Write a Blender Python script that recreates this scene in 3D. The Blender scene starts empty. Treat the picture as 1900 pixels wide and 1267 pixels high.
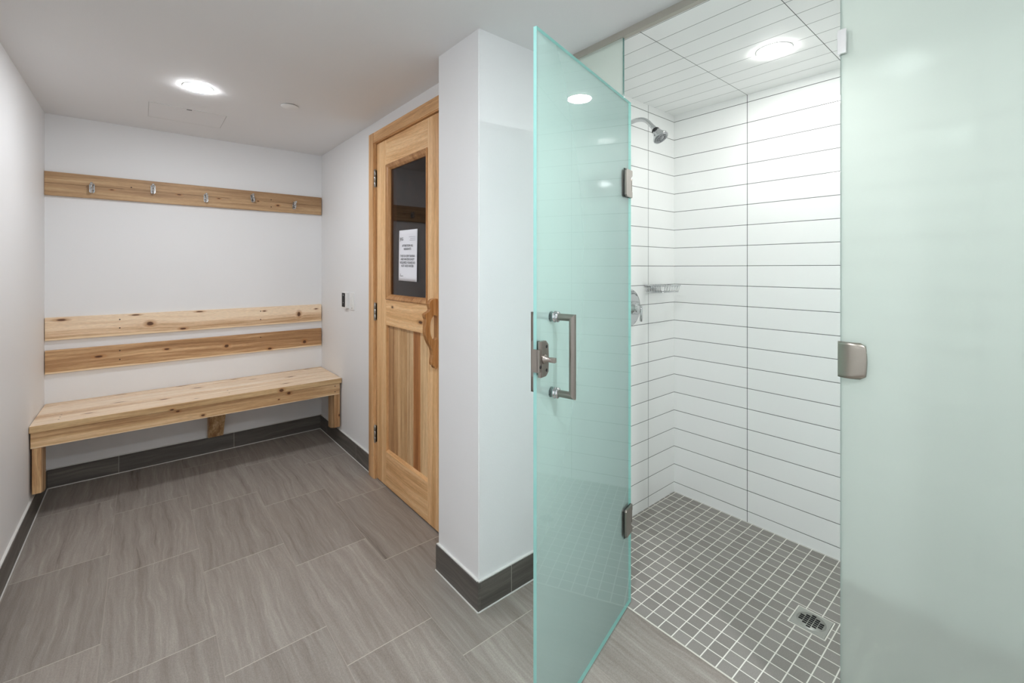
import bpy, bmesh, math, random
from mathutils import Vector, Matrix
random.seed(7)
R = math.radians
PI = math.pi
sc = bpy.context.scene
COL = sc.collection

# ------------------------------------------------------------------ camera, world, exposure
CAM_H = 1.27
cam_data = bpy.data.cameras.new('camera')
cam = bpy.data.objects.new('camera', cam_data)
COL.objects.link(cam)
cam.location = (0, 0, CAM_H)
cam.rotation_euler = (PI / 2, 0, -0.6958)
cam_data.sensor_width = 36.0
cam_data.sensor_fit = 'HORIZONTAL'
cam_data.lens = 822.2 / 1900 * 36.0
cam_data.shift_y = -(633.5 - 497.3) / 1900
cam_data.clip_start = 0.02
sc.camera = cam
world = bpy.data.worlds.new('world')
sc.world = world
world.use_nodes = True
world.node_tree.nodes['Background'].inputs[0].default_value = (0.9, 0.95, 1, 1)
world.node_tree.nodes['Background'].inputs[1].default_value = 0.05
sc.view_settings.view_transform = 'Standard'
sc.view_settings.look = 'None'
sc.view_settings.gamma = 1
sc.view_settings.use_curve_mapping = False
sc.view_settings.exposure = 2.05
sc.cycles.use_denoising = True
sc.cycles.max_bounces = 14
sc.cycles.diffuse_bounces = 8
sc.cycles.glossy_bounces = 6
sc.cycles.transmission_bounces = 10
sc.cycles.transparent_max_bounces = 16
sc.cycles.sample_clamp_indirect = 6
sc.cycles.caustics_reflective = False
sc.cycles.caustics_refractive = True

LIGHT_MAIN = 63.0     # emission strength of the downlight diffusers
LIGHT_SHOWER = 37.0
LIGHT_FILL_FAR = 190.0
LIGHT_FILL_NEAR = 130.0      # two unseen downlights added over and behind the camera as fill

# main dimensions (metres)
XL, XD, YB, ZC = -0.43, 1.097, 3.68, 2.162
XP, YP, YP2 = 0.962, 1.344, 1.638
XG, XS, ZS = 1.394, 2.324, 2.136
YF = -1.75            # wall behind the camera
YS = -0.28            # near end of the shower

# ------------------------------------------------------------------ node helpers
class NT:
    def __init__(self, name):
        self.m = bpy.data.materials.new(name)
        self.m.use_nodes = True
        self.t = self.m.node_tree
        self.t.nodes.clear()
        self.out = self.t.nodes.new('ShaderNodeOutputMaterial')
    def n(self, typ, **kw):
        nd = self.t.nodes.new(typ)
        for k, v in kw.items():
            setattr(nd, k, v)
        return nd
    def link(self, a, b):
        self.t.links.new(a, b)
    def setin(self, sock, v):
        if isinstance(v, bpy.types.NodeSocket):
            self.link(v, sock)
        elif v is not None:
            if isinstance(v, tuple) and len(v) == 3 and sock.type == 'RGBA':
                v = (*v, 1)
            sock.default_value = v
    def math(self, op, a, b=None, c=None, clamp=False):
        nd = self.n('ShaderNodeMath', operation=op)
        nd.use_clamp = clamp
        self.setin(nd.inputs[0], a)
        if b is not None: self.setin(nd.inputs[1], b)
        if c is not None: self.setin(nd.inputs[2], c)
        return nd.outputs[0]
    def pos(self):
        g = self.n('ShaderNodeNewGeometry')
        s = self.n('ShaderNodeSeparateXYZ')
        self.link(g.outputs['Position'], s.inputs[0])
        return s.outputs
    def objpos(self):
        g = self.n('ShaderNodeTexCoord')
        s = self.n('ShaderNodeSeparateXYZ')
        self.link(g.outputs['Object'], s.inputs[0])
        return s.outputs
    def comb(self, x, y, z):
        c = self.n('ShaderNodeCombineXYZ')
        for i, v in enumerate((x, y, z)):
            self.setin(c.inputs[i], v)
        return c.outputs[0]
    def noise(self, vec, scale=5, detail=3, rough=0.5, dist=0.0):
        nd = self.n('ShaderNodeTexNoise')
        self.link(vec, nd.inputs['Vector'])
        nd.inputs['Scale'].default_value = scale
        nd.inputs['Detail'].default_value = detail
        nd.inputs['Roughness'].default_value = rough
        nd.inputs['Distortion'].default_value = dist
        return nd.outputs['Fac']
    def white(self, vec):
        nd = self.n('ShaderNodeTexWhiteNoise', noise_dimensions='3D')
        self.link(vec, nd.inputs['Vector'])
        return nd.outputs['Value']
    def ramp(self, fac, stops):
        nd = self.n('ShaderNodeValToRGB')
        e = nd.color_ramp.elements
        while len(e) > 1: e.remove(e[-1])
        e[0].position = stops[0][0]
        c = stops[0][1]; e[0].color = (*c, 1) if len(c) == 3 else c
        for p, c in stops[1:]:
            x = e.new(p); x.color = (*c, 1)
        self.link(fac, nd.inputs[0])
        return nd.outputs[0]
    def mix(self, fac, a, b, mode='MIX'):
        nd = self.n('ShaderNodeMix', data_type='RGBA', blend_type=mode)
        self.setin(nd.inputs['Factor'], fac)
        self.setin(nd.inputs['A'], a)
        self.setin(nd.inputs['B'], b)
        for s in nd.outputs:
            if s.type == 'RGBA': return s
    def maprange(self, v, a, b, c=0.0, d=1.0, smooth=False):
        nd = self.n('ShaderNodeMapRange')
        nd.clamp = True
        if smooth: nd.interpolation_type = 'SMOOTHSTEP'
        self.setin(nd.inputs[0], v)
        nd.inputs[1].default_value = a; nd.inputs[2].default_value = b
        nd.inputs[3].default_value = c; nd.inputs[4].default_value = d
        return nd.outputs[0]
    def principled(self, col, rough=0.5, metal=0.0, spec=None, bump=None, bump_s=0.2, bump_d=0.002, coat=0.0, coat_r=0.05):
        p = self.n('ShaderNodeBsdfPrincipled')
        self.setin(p.inputs['Base Color'], col)
        self.setin(p.inputs['Roughness'], rough)
        self.setin(p.inputs['Metallic'], metal)
        if spec is not None: p.inputs['Specular IOR Level'].default_value = spec
        if coat:
            p.inputs['Coat Weight'].default_value = coat
            p.inputs['Coat Roughness'].default_value = coat_r
        if bump is not None:
            b = self.n('ShaderNodeBump')
            b.inputs['Strength'].default_value = bump_s
            b.inputs['Distance'].default_value = bump_d
            self.link(bump, b.inputs['Height'])
            self.link(b.outputs[0], p.inputs['Normal'])
        self.link(p.outputs[0], self.out.inputs[0])
        return p

def srgb(r, g, b):
    f = lambda c: ((c / 255) / 12.92 if c / 255 <= 0.04045 else ((c / 255 + 0.055) / 1.055) ** 2.4)
    return (f(r), f(g), f(b))

def simple(name, col, rough=0.5, metal=0.0, spec=None, coat=0.0):
    t = NT(name)
    t.principled(col, rough, metal, spec, coat=coat)
    return t.m

def metal_brushed(name, col, rough=0.3, axis=2, scale=1800):
    t = NT(name)
    p = t.objpos()
    comp = [t.math('MULTIPLY', p[i], 0.03 if i == axis else 1.0) for i in range(3)]
    n = t.noise(t.comb(*comp), scale, 2, 0.6)
    c = t.mix(t.maprange(n, 0.3, 0.7), tuple(x * 0.985 for x in col), tuple(min(1, x * 1.015) for x in col))
    r = t.maprange(n, 0.3, 0.7, rough * 0.95, rough * 1.06)
    t.principled(c, r, 1.0)
    return t.m

def paint(name, col, bump=0.15, scale=220, rough=0.55):
    t = NT(name)
    g = t.n('ShaderNodeNewGeometry')
    n = t.noise(g.outputs['Position'], scale, 3, 0.6)
    n2 = t.noise(g.outputs['Position'], 1.3, 2, 0.5)
    c = t.mix(t.maprange(n2, 0.3, 0.7), tuple(x * 0.985 for x in col), col)
    t.principled(c, rough, 0, 0.3, bump=n, bump_s=bump, bump_d=0.0015)
    return t.m

def grid_lines(t, u, v, u0, pu, v0, pv, w):
    """mask (1 on tile, 0 in joint) of a stacked grid, and the cell indices"""
    a = t.math('DIVIDE', t.math('SUBTRACT', u, u0), pu)
    b = t.math('DIVIDE', t.math('SUBTRACT', v, v0), pv)
    fa, fb = t.math('FRACT', a), t.math('FRACT', b)
    da = t.math('MULTIPLY', t.math('MINIMUM', fa, t.math('SUBTRACT', 1.0, fa)), pu)
    db = t.math('MULTIPLY', t.math('MINIMUM', fb, t.math('SUBTRACT', 1.0, fb)), pv)
    d = t.math('MINIMUM', da, db)
    m = t.maprange(d, w * 0.5 - 0.0004, w * 0.5 + 0.0004)
    soft = t.maprange(d, w * 0.4, w * 0.5 + 0.0016, smooth=True)
    return m, soft, t.math('FLOOR', a), t.math('FLOOR', b)

def tile_white(name, ua, va, u0, v0, pu, pv=0.1022, w=0.0026, gloss=0.06, bs=0.45):
    t = NT(name)
    p = t.pos()
    m, soft, ia, ib = grid_lines(t, p[ua], p[va], u0, pu, v0, pv, w)
    rnd = t.white(t.comb(ia, ib, 3.0))
    tile = t.mix(rnd, (0.86, 0.87, 0.86), (0.89, 0.90, 0.89))
    g = t.n('ShaderNodeNewGeometry')
    wob = t.noise(g.outputs['Position'], 9, 2, 0.5)
    col = t.mix(m, srgb(62, 66, 64), tile)
    h = t.math('ADD', soft, t.math('MULTIPLY', wob, 0.006))
    rough = t.maprange(m, 0, 1, 0.7, gloss)
    t.principled(col, rough, 0, 0.55, bump=h, bump_s=bs, bump_d=0.0012)
    return t.m

def mosaic(name):
    t = NT(name)
    p = t.pos()
    m, soft, ia, ib = grid_lines(t, p[0], p[1], 1.400, 0.0511, 0.616, 0.0511, 0.0035)
    rnd = t.white(t.comb(ia, ib, 1.0))
    g = t.n('ShaderNodeNewGeometry')
    n = t.noise(g.outputs['Position'], 260, 3, 0.7)
    base = t.mix(rnd, srgb(136, 132, 127), srgb(148, 144, 139))
    base = t.mix(t.maprange(n, 0.3, 0.7), t.mix(0.82, (0, 0, 0), base), base)
    col = t.mix(m, srgb(222, 220, 212), base)
    t.principled(col, 0.5, 0, 0.4, bump=soft, bump_s=0.4, bump_d=0.001)
    return t.m

def stone(t, along, across, seed_vec, scale=1.0):
    """grey-brown vein-cut porcelain: long soft streaks along one axis"""
    warp = t.noise(t.comb(t.math('MULTIPLY', along, 1.6), t.math('MULTIPLY', across, 3.0), seed_vec), 1.6, 3, 0.55)
    ac = t.math('ADD', across, t.math('MULTIPLY', warp, 0.07))
    al = t.math('MULTIPLY', along, 0.045)
    v = t.comb(al, ac, seed_vec)
    s1 = t.noise(v, 26 * scale, 4, 0.62)
    s2 = t.noise(v, 95 * scale, 4, 0.7)
    fine = t.noise(t.comb(along, across, seed_vec), 330, 2, 0.7)
    f = t.math('ADD', t.math('MULTIPLY', s1, 0.62), t.math('MULTIPLY', s2, 0.38))
    veins = t.maprange(s2, 0.60, 0.74, 0.0, 1.0)
    dark = t.maprange(s1, 0.36, 0.28, 0.0, 1.0)
    return f, veins, dark, fine

def floor_tiles(name):
    t = NT(name)
    p = t.pos()
    X, Y = p[0], p[1]
    W, L, G = 0.305, 0.6165, 0.0026
    a = t.math('DIVIDE', t.math('SUBTRACT', X, -0.107), W)
    ia = t.math('FLOOR', a)
    fa = t.math('FRACT', a)
    y2 = t.math('ADD', t.math('SUBTRACT', Y, 2.451), t.math('MULTIPLY', ia, 0.2055))
    b = t.math('DIVIDE', y2, L)
    ib = t.math('FLOOR', b)
    fb = t.math('FRACT', b)
    da = t.math('MULTIPLY', t.math('MINIMUM', fa, t.math('SUBTRACT', 1.0, fa)), W)
    db = t.math('MULTIPLY', t.math('MINIMUM', fb, t.math('SUBTRACT', 1.0, fb)), L)
    d = t.math('MINIMUM', da, db)
    m = t.maprange(d, G * 0.5 - 0.0006, G * 0.5 + 0.0006)
    soft = t.maprange(d, G * 0.3, G * 0.5 + 0.0015, smooth=True)
    seed = t.math('MULTIPLY', t.white(t.comb(ia, ib, 5.0)), 60.0)
    f, veins, dark, fine = stone(t, Y, X, seed)
    tone = t.white(t.comb(ia, ib, 9.0))
    base = t.ramp(f, [(0.33, srgb(126, 118, 111)), (0.46, srgb(142, 134, 127)), (0.56, srgb(151, 144, 137)), (0.68, srgb(166, 160, 152))])
    base = t.mix(t.math('MULTIPLY', veins, 0.40), base, srgb(172, 166, 158))
    base = t.mix(t.math('MULTIPLY', dark, 0.45), base, srgb(92, 84, 80))
    k = t.math('ADD', t.maprange(tone, 0, 1, 0.93, 1.07), t.maprange(fine, 0.3, 0.7, -0.15, 0.15))
    base = t.mix(1.0, base, t.comb(k, k, k), 'MULTIPLY')
    jc = t.mix(t.maprange(t.math('SUBTRACT', da, db), -0.0005, 0.0005), srgb(158, 150, 142), srgb(192, 184, 174))
    col = t.mix(m, jc, base)
    h = t.math('ADD', soft, t.math('MULTIPLY', f, 0.25))
    t.principled(col, t.maprange(f, 0.3, 0.7, 0.50, 0.38), 0, 0.4, bump=h, bump_s=0.3, bump_d=0.001)
    return t.m

def base_tile(name, along, joint0, pitch=0.61):
    t = NT(name)
    p = t.pos()
    u = p[along]
    a = t.math('DIVIDE', t.math('SUBTRACT', u, joint0), pitch)
    fa = t.math('FRACT', a)
    d = t.math('MULTIPLY', t.math('MINIMUM', fa, t.math('SUBTRACT', 1.0, fa)), pitch)
    m = t.maprange(d, 0.0008, 0.0018)
    seed = t.math('MULTIPLY', t.math('FLOOR', a), 7.3)
    f, veins, dark, fine = stone(t, u, p[2], seed)
    base = t.ramp(f, [(0.33, srgb(72, 68, 64)), (0.5, srgb(90, 86, 81)), (0.68, srgb(116, 110, 104))])
    base = t.mix(t.math('MULTIPLY', veins, 0.25), base, srgb(130, 124, 118))
    k = t.maprange(fine, 0.3, 0.7, 0.9, 1.1)
    base = t.mix(1.0, base, t.comb(k, k, k), 'MULTIPLY')
    col = t.mix(m, srgb(160, 155, 148), base)
    t.principled(col, 0.42, 0, 0.4)
    return t.m

def wood(name, along, c_dark, c_mid, c_light, across=None, knots=(), sap=None, scale=1.0, rough=0.5, coat=0.0, holes=(), world=False, pith=None, planks=None):
    """knots: (along, across, half length, half width); across given as an axis index"""
    t = NT(name)
    p = t.pos() if world else t.objpos()
    info = t.n('ShaderNodeObjectInfo')
    seed = t.math('MULTIPLY', info.outputs['Random'], 37.0)
    axes = [0, 1, 2]
    axes.remove(along)
    if across is None: across = axes[-1]
    third = [x for x in axes if x != across][0]
    A, B, C = p[along], p[across], p[third]
    if planks is not None:           # tongue-and-groove boards: each with its own grain
        pk = t.math('FLOOR', t.math('DIVIDE', t.math('SUBTRACT', B, planks[0]), planks[1]))
        seed = t.math('ADD', seed, t.math('MULTIPLY', pk, 11.7))
    # deflect the grain round the knots
    Bd = B
    for (ka, kb, la, lb) in knots:
        dx = t.math('DIVIDE', t.math('SUBTRACT', A, ka), la * 3.2)
        dy = t.math('DIVIDE', t.math('SUBTRACT', B, kb), lb * 3.0)
        r2 = t.math('ADD', t.math('MULTIPLY', dx, dx), t.math('MULTIPLY', dy, dy))
        w = t.maprange(r2, 0.0, 1.0, 1.0, 0.0, smooth=True)
        Bd = t.math('SUBTRACT', Bd, t.math('MULTIPLY', t.math('MULTIPLY', w, dy), lb * 1.6))
    warp = t.noise(t.comb(t.math('MULTIPLY', A, 1.1), t.math('MULTIPLY', B, 2.0), seed), 1.7, 2, 0.5)
    Bw = t.math('ADD', Bd, t.math('MULTIPLY', warp, 0.05))
    v = t.comb(t.math('MULTIPLY', A, 0.032), Bw, t.math('ADD', C, seed))
    g1 = t.noise(v, 16 * scale, 3, 0.55)
    g2 = t.noise(v, 95 * scale, 3, 0.65)
    fine = t.noise(t.comb(t.math('MULTIPLY', A, 0.08), B, t.math('ADD', C, seed)), 420, 2, 0.6)
    f = t.math('ADD', t.math('MULTIPLY', g1, 0.62), t.math('MULTIPLY', g2, 0.38))
    col = t.ramp(f, [(0.39, c_dark), (0.50, c_mid), (0.60, c_light)])
    if planks is not None:
        rv = t.math('DIVIDE', t.math('SUBTRACT', -0.5, pk), 7.0)
        tone = t.ramp(rv, [(0.0, (0.74, 0.68, 0.62)), (1 / 7, (0.90, 0.85, 0.78)), (2 / 7, (0.84, 0.80, 0.72)), (3 / 7, (0.98, 1.02, 1.04)), (4 / 7, (0.68, 0.46, 0.30)), (5 / 7, (1.08, 1.10, 1.08)), (6 / 7, (1.1, 1.1, 1.1))])
        tone.node.color_ramp.interpolation = 'CONSTANT'
        col = t.mix(1.0, col, tone, 'MULTIPLY')
    k = t.maprange(fine, 0.3, 0.7, 0.86, 1.10)
    col = t.mix(1.0, col, t.comb(k, k, k), 'MULTIPLY')
    if sap is not None:              # pale sapwood along one edge: (edge position, width, direction)
        e, wd, sg = sap
        wv = t.noise(t.comb(A, 0.0, seed), 5, 2, 0.5)
        lim = t.math('ADD', e, t.math('MULTIPLY', t.math('MULTIPLY', wv, 2.0 * wd), sg))
        dd = t.math('MULTIPLY', t.math('SUBTRACT', lim, B), sg)
        mk = t.maprange(dd, -0.0012, 0.0012)
        col = t.mix(t.math('MULTIPLY', mk, 0.85), col, srgb(236, 212, 176))
    if pith is not None:             # a dark crack line running along the board
        pb, ww = pith
        lw = t.noise(t.comb(A, 3.0, seed), 3.0, 2, 0.6)
        dl = t.math('ABSOLUTE', t.math('SUBTRACT', t.math('ADD', B, t.math('MULTIPLY', lw, 0.012)), pb))
        brk = t.maprange(t.noise(t.comb(A, 9.0, seed), 4.0, 3, 0.6), 0.42, 0.5)
        mk = t.math('MULTIPLY', t.maprange(dl, ww, ww * 0.3), brk)
        col = t.mix(t.math('MULTIPLY', mk, 0.75), col, srgb(96, 66, 40))
    for (ka, kb, la, lb) in knots:
        dx = t.math('DIVIDE', t.math('SUBTRACT', A, ka), la)
        dy = t.math('DIVIDE', t.math('SUBTRACT', B, kb), lb)
        r2 = t.math('ADD', t.math('MULTIPLY', dx, dx), t.math('MULTIPLY', dy, dy))
        r2 = t.math('ADD', r2, t.math('MULTIPLY', t.math('SUBTRACT', fine, 0.5), 1.2))
        halo = t.maprange(r2, 5.5, 0.6, 0, 0.55, smooth=True)
        col = t.mix(halo, col, srgb(170, 116, 66))
        core = t.maprange(r2, 1.2, 0.5, 0, 0.9)
        col = t.mix(core, col, srgb(74, 38, 20))
    for (ka, kb) in holes:
        dx = t.math('SUBTRACT', A, ka); dy = t.math('SUBTRACT', B, kb)
        r2 = t.math('SQRT', t.math('ADD', t.math('MULTIPLY', dx, dx), t.math('MULTIPLY', dy, dy)))
        col = t.mix(t.maprange(r2, 0.0045, 0.003), col, srgb(60, 46, 36))
    t.principled(col, t.maprange(g2, 0.3, 0.7, rough * 0.9, rough * 1.1), 0, 0.35, bump=g2, bump_s=0.12, bump_d=0.001, coat=coat, coat_r=0.2)
    return t.m

# ------------------------------------------------------------------ mesh helpers
def bm_new(): return bmesh.new()

def box(bm, x0, x1, y0, y1, z0, z1, bevel=0.0, seg=2, mi=0):
    r = bmesh.ops.create_cube(bm, size=1.0)
    vs = r['verts']
    for v in vs:
        v.co = Vector(((x0 + x1) / 2 + v.co.x * (x1 - x0), (y0 + y1) / 2 + v.co.y * (y1 - y0), (z0 + z1) / 2 + v.co.z * (z1 - z0)))
    fs = list({f for v in vs for f in v.link_faces})
    for f in fs: f.material_index = mi
    if bevel > 0:
        es = list({e for v in vs for e in v.link_edges})
        bmesh.ops.bevel(bm, geom=es, offset=bevel, segments=seg, affect='EDGES', clamp_overlap=True, profile=0.6)
    return vs

def frame_from(d):
    d = Vector(d).normalized()
    up = Vector((0, 0, 1)) if abs(d.z) < 0.95 else Vector((1, 0, 0))
    a = d.cross(up).normalized()
    b = a.cross(d).normalized()
    return d, a, b

def lathe(bm, origin, axis, profile, seg=32, smooth=True, mi=0):
    """profile: list of (radius, distance along axis)"""
    d, a, b = frame_from(axis)
    o = Vector(origin)
    rings = []
    for (r, h) in profile:
        if r < 1e-6:
            rings.append([bm.verts.new(o + d * h)])
        else:
            rings.append([bm.verts.new(o + d * h + a * (r * math.cos(2 * PI * i / seg)) + b * (r * math.sin(2 * PI * i / seg))) for i in range(seg)])
    for r0, r1 in zip(rings, rings[1:]):
        for i in range(seg):
            j = (i + 1) % seg
            if len(r0) == 1 and len(r1) == 1: continue
            if len(r0) == 1: f = bm.faces.new((r0[0], r1[i], r1[j]))
            elif len(r1) == 1: f = bm.faces.new((r0[i], r0[j], r1[0]))
            else: f = bm.faces.new((r0[i], r0[j], r1[j], r1[i]))
            f.smooth = smooth; f.material_index = mi

def cyl(bm, p0, p1, r, seg=20, mi=0, bev=0.0):
    p0, p1 = Vector(p0), Vector(p1)
    L = (p1 - p0).length
    b = min(bev, r * 0.5, L * 0.4)
    prof = [(0, 0), (r - b, 0), (r, b), (r, L - b), (r - b, L), (0, L)] if b > 0 else [(0, 0), (r, 0), (r, L), (0, L)]
    lathe(bm, p0, p1 - p0, prof, seg, smooth=True, mi=mi)

def tube(bm, pts, r, seg=12, closed=False, mi=0):
    pts = [Vector(p) for p in pts]
    n = len(pts)
    rings = []
    prev = None
    for i, p in enumerate(pts):
        if closed: d = (pts[(i + 1) % n] - pts[i - 1]).normalized()
        elif i == 0: d = (pts[1] - pts[0]).normalized()
        elif i == n - 1: d = (pts[-1] - pts[-2]).normalized()
        else: d = ((pts[i + 1] - p).normalized() + (p - pts[i - 1]).normalized()).normalized()
        if prev is None:
            _, a, b = frame_from(d)
        else:
            a = (prev - d * prev.dot(d)).normalized(); b = d.cross(a)
        prev = a
        rr = r[i] if isinstance(r, (list, tuple)) else r
        rings.append([bm.verts.new(p + a * (rr * math.cos(2 * PI * k / seg)) + b * (rr * math.sin(2 * PI * k / seg))) for k in range(seg)])
    m = n if closed else n - 1
    for i in range(m):
        r0, r1 = rings[i], rings[(i + 1) % n]
        for k in range(seg):
            f = bm.faces.new((r0[k], r0[(k + 1) % seg], r1[(k + 1) % seg], r1[k])); f.smooth = True; f.material_index = mi
    if not closed:
        bm.faces.new(rings[0][::-1]).material_index = mi
        bm.faces.new(rings[-1]).material_index = mi

def prism(bm, pts, d, bevel=0.0, mi=0):
    """closed polygon (3D points in a plane) extruded by vector d"""
    vs = [bm.verts.new(Vector(p)) for p in pts]
    f = bm.faces.new(vs)
    r = bmesh.ops.extrude_face_region(bm, geom=[f])
    nv = [x for x in r['geom'] if isinstance(x, bmesh.types.BMVert)]
    for v in nv: v.co += Vector(d)
    if bevel > 0:
        es = list({e for v in vs + nv for e in v.link_edges})
        es = [e for e in es if (e.verts[0] in vs) == (e.verts[1] in vs)]
        bmesh.ops.bevel(bm, geom=es, offset=bevel, segments=2, affect='EDGES', clamp_overlap=True)

def obj(name, bm, mats, parent=None, origin=None):
    """links one mesh object; the geometry is given in the parent's space"""
    bmesh.ops.recalc_face_normals(bm, faces=bm.faces)
    me = bpy.data.meshes.new(name)
    if origin is None:
        lo = [min(v.co[i] for v in bm.verts) for i in range(3)]
        hi = [max(v.co[i] for v in bm.verts) for i in range(3)]
        origin = Vector([(lo[i] + hi[i]) / 2 for i in range(3)])
    origin = Vector(origin)
    bmesh.ops.translate(bm, verts=bm.verts, vec=-origin)
    bm.to_mesh(me); bm.free()
    o = bpy.data.objects.new(name, me)
    for m in (mats if isinstance(mats, (list, tuple)) else [mats]):
        me.materials.append(m)
    COL.objects.link(o)
    o.location = origin
    if parent: o.parent = parent
    return o

def thing(name, label, cat, loc=(0, 0, 0), rotz=0.0, group=None):
    o = bpy.data.objects.new(name, None)
    o.empty_display_size = 0.05
    COL.objects.link(o)
    o.location = loc; o.rotation_euler = (0, 0, rotz)
    o['label'] = label; o['category'] = cat
    if group: o['group'] = group
    return o

def tag(o, label, cat, group=None):
    o['label'] = label; o['category'] = cat
    if group: o['group'] = group
    return o

def struct(name, bm, m, parent=None):
    o = obj(name, bm, m, parent)
    if parent is None: o['kind'] = 'structure'
    return o

def part(name, m, parent, builder, label=None):
    """builder(bm) works in world axes relative to the parent's location"""
    bm = bm_new(); builder(bm)
    o = obj(name, bm, m, parent)
    if label: o['label'] = label
    return o

def shift(parent_loc, *c):
    """world box numbers -> parent-relative"""
    x0, x1, y0, y1, z0, z1 = c
    px, py, pz = parent_loc
    return (x0 - px, x1 - px, y0 - py, y1 - py, z0 - pz, z1 - pz)

# ------------------------------------------------------------------ materials
M_wall = paint('wall_paint', (0.80, 0.805, 0.815))
M_ceil = paint('ceiling_paint', (0.76, 0.76, 0.765), bump=0.3, scale=300, rough=0.8)
M_tile_back = tile_white('wall_tile_long', 1, 2, 0.947, 0.055, 0.406)
M_tile_side = tile_white('wall_tile_side', 0, 2, 2.067, 0.055, 0.406)
M_tile_ceil = tile_white('ceiling_tile', 1, 0, 0.947, 2.226, 0.406, w=0.0024, gloss=0.2, bs=0.03)
M_mosaic = mosaic('mosaic_floor')
M_floor = floor_tiles('stone_floor')
M_base_x = base_tile('base_tile_x', 0, 0.50)
M_base_y = base_tile('base_tile_y', 1, 2.905)
M_caulk = simple('white_caulk', (0.72, 0.72, 0.70), 0.5)
M_nickel = metal_brushed('brushed_nickel', srgb(168, 161, 154), 0.30)
M_nickel_h = metal_brushed('brushed_nickel_dark', srgb(150, 144, 137), 0.30)
M_chrome = simple('chrome', (0.60, 0.61, 0.62), 0.06, 1.0)
M_steel = metal_brushed('satin_steel', srgb(170, 172, 170), 0.28)
M_black = simple('black_rubber', (0.012, 0.012, 0.012), 0.5)
M_dark = simple('dark_void', (0.004, 0.004, 0.004), 0.9)
M_white_pl = simple('white_plastic', (0.78, 0.78, 0.77), 0.35)
M_grey_pl = simple('dark_screen', srgb(26, 27, 31), 0.5, spec=0.2)
M_paper = simple('paper', (0.83, 0.84, 0.90), 0.7)
M_ink = simple('ink', srgb(34, 32, 40), 0.7)
M_ink_soft = simple('faint_ink', srgb(140, 140, 152), 0.7)
M_channel = simple('header_metal', srgb(176, 172, 162), 0.5, 0.35)
M_drain = simple('drain_metal', srgb(172, 172, 166), 0.45, 0.6)
M_sauna = wood('sauna_lining', 1, srgb(70, 44, 28), srgb(96, 64, 42), srgb(120, 84, 56), across=2, world=True)

CED_L = (srgb(190, 152, 114), srgb(226, 196, 162), srgb(242, 220, 192))
SEAT = (srgb(206, 174, 140), srgb(236, 212, 184), srgb(248, 232, 212))
CED_M = (srgb(164, 122, 82), srgb(202, 164, 120), srgb(228, 196, 154))
CED_D = (srgb(142, 104, 68), srgb(178, 138, 98), srgb(214, 178, 136))
DOOR = (srgb(206, 156, 104), srgb(228, 182, 130), srgb(240, 202, 154))

def emitter(name, strength, col=(0.945, 0.972, 1.0)):
    t = NT(name)
    e = t.n('ShaderNodeEmission')
    e.inputs[0].default_value = (*col, 1)
    e.inputs[1].default_value = strength
    t.link(e.outputs[0], t.out.inputs[0])
    return t.m
M_lamp = emitter('lamp_diffuser', LIGHT_MAIN)
M_lamp_s = emitter('shower_lamp_diffuser', LIGHT_SHOWER, (1.0, 0.985, 0.965))
M_fill_n = emitter('near_fill_diffuser', LIGHT_FILL_NEAR)
M_fill_f = emitter('far_fill_diffuser', LIGHT_FILL_FAR)

GL_TINT = (0.80, 0.93, 0.90)
def etched_glass(name, tint, scatter_back=0.3, diffuse_through=0.3, rough=0.4):
    """acid-etched face: scatters light through and back"""
    t = NT(name)
    g = t.n('ShaderNodeNewGeometry')
    rf = t.n('ShaderNodeBsdfRefraction')
    rf.inputs['Color'].default_value = (*tint, 1); rf.inputs['Roughness'].default_value = rough; rf.inputs['IOR'].default_value = 1.12
    tr = t.n('ShaderNodeBsdfTranslucent'); tr.inputs[0].default_value = (*tint, 1)
    df = t.n('ShaderNodeBsdfDiffuse'); df.inputs[0].default_value = (*tint, 1)
    m1 = t.n('ShaderNodeMixShader'); m1.inputs[0].default_value = diffuse_through
    t.link(rf.outputs[0], m1.inputs[1]); t.link(tr.outputs[0], m1.inputs[2])
    m2 = t.n('ShaderNodeMixShader'); m2.inputs[0].default_value = scatter_back
    t.link(m1.outputs[0], m2.inputs[1]); t.link(df.outputs[0], m2.inputs[2])
    t.link(m2.outputs[0], t.out.inputs[0])
    return t.m

def thin_fresnel(t, ior):
    """reflectance of a thin sheet: rays inside the sheet travel straight, so both sides use the same index"""
    g = t.n('ShaderNodeNewGeometry')
    fr = t.n('ShaderNodeFresnel')
    t.link(t.maprange(g.outputs['Backfacing'], 0, 1, ior, 1 / ior), fr.inputs[0])
    return fr

def clear_face(name, tint, ior=1.5):
    """polished face of a thin pane"""
    t = NT(name)
    tp = t.n('ShaderNodeBsdfTransparent'); tp.inputs[0].default_value = (*tint, 1)
    gl = t.n('ShaderNodeBsdfGlossy'); gl.inputs['Roughness'].default_value = 0.015
    fr = thin_fresnel(t, ior)
    mx = t.n('ShaderNodeMixShader')
    t.link(fr.outputs[0], mx.inputs[0]); t.link(tp.outputs[0], mx.inputs[1]); t.link(gl.outputs[0], mx.inputs[2])
    t.link(mx.outputs[0], t.out.inputs[0])
    return t.m

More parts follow.
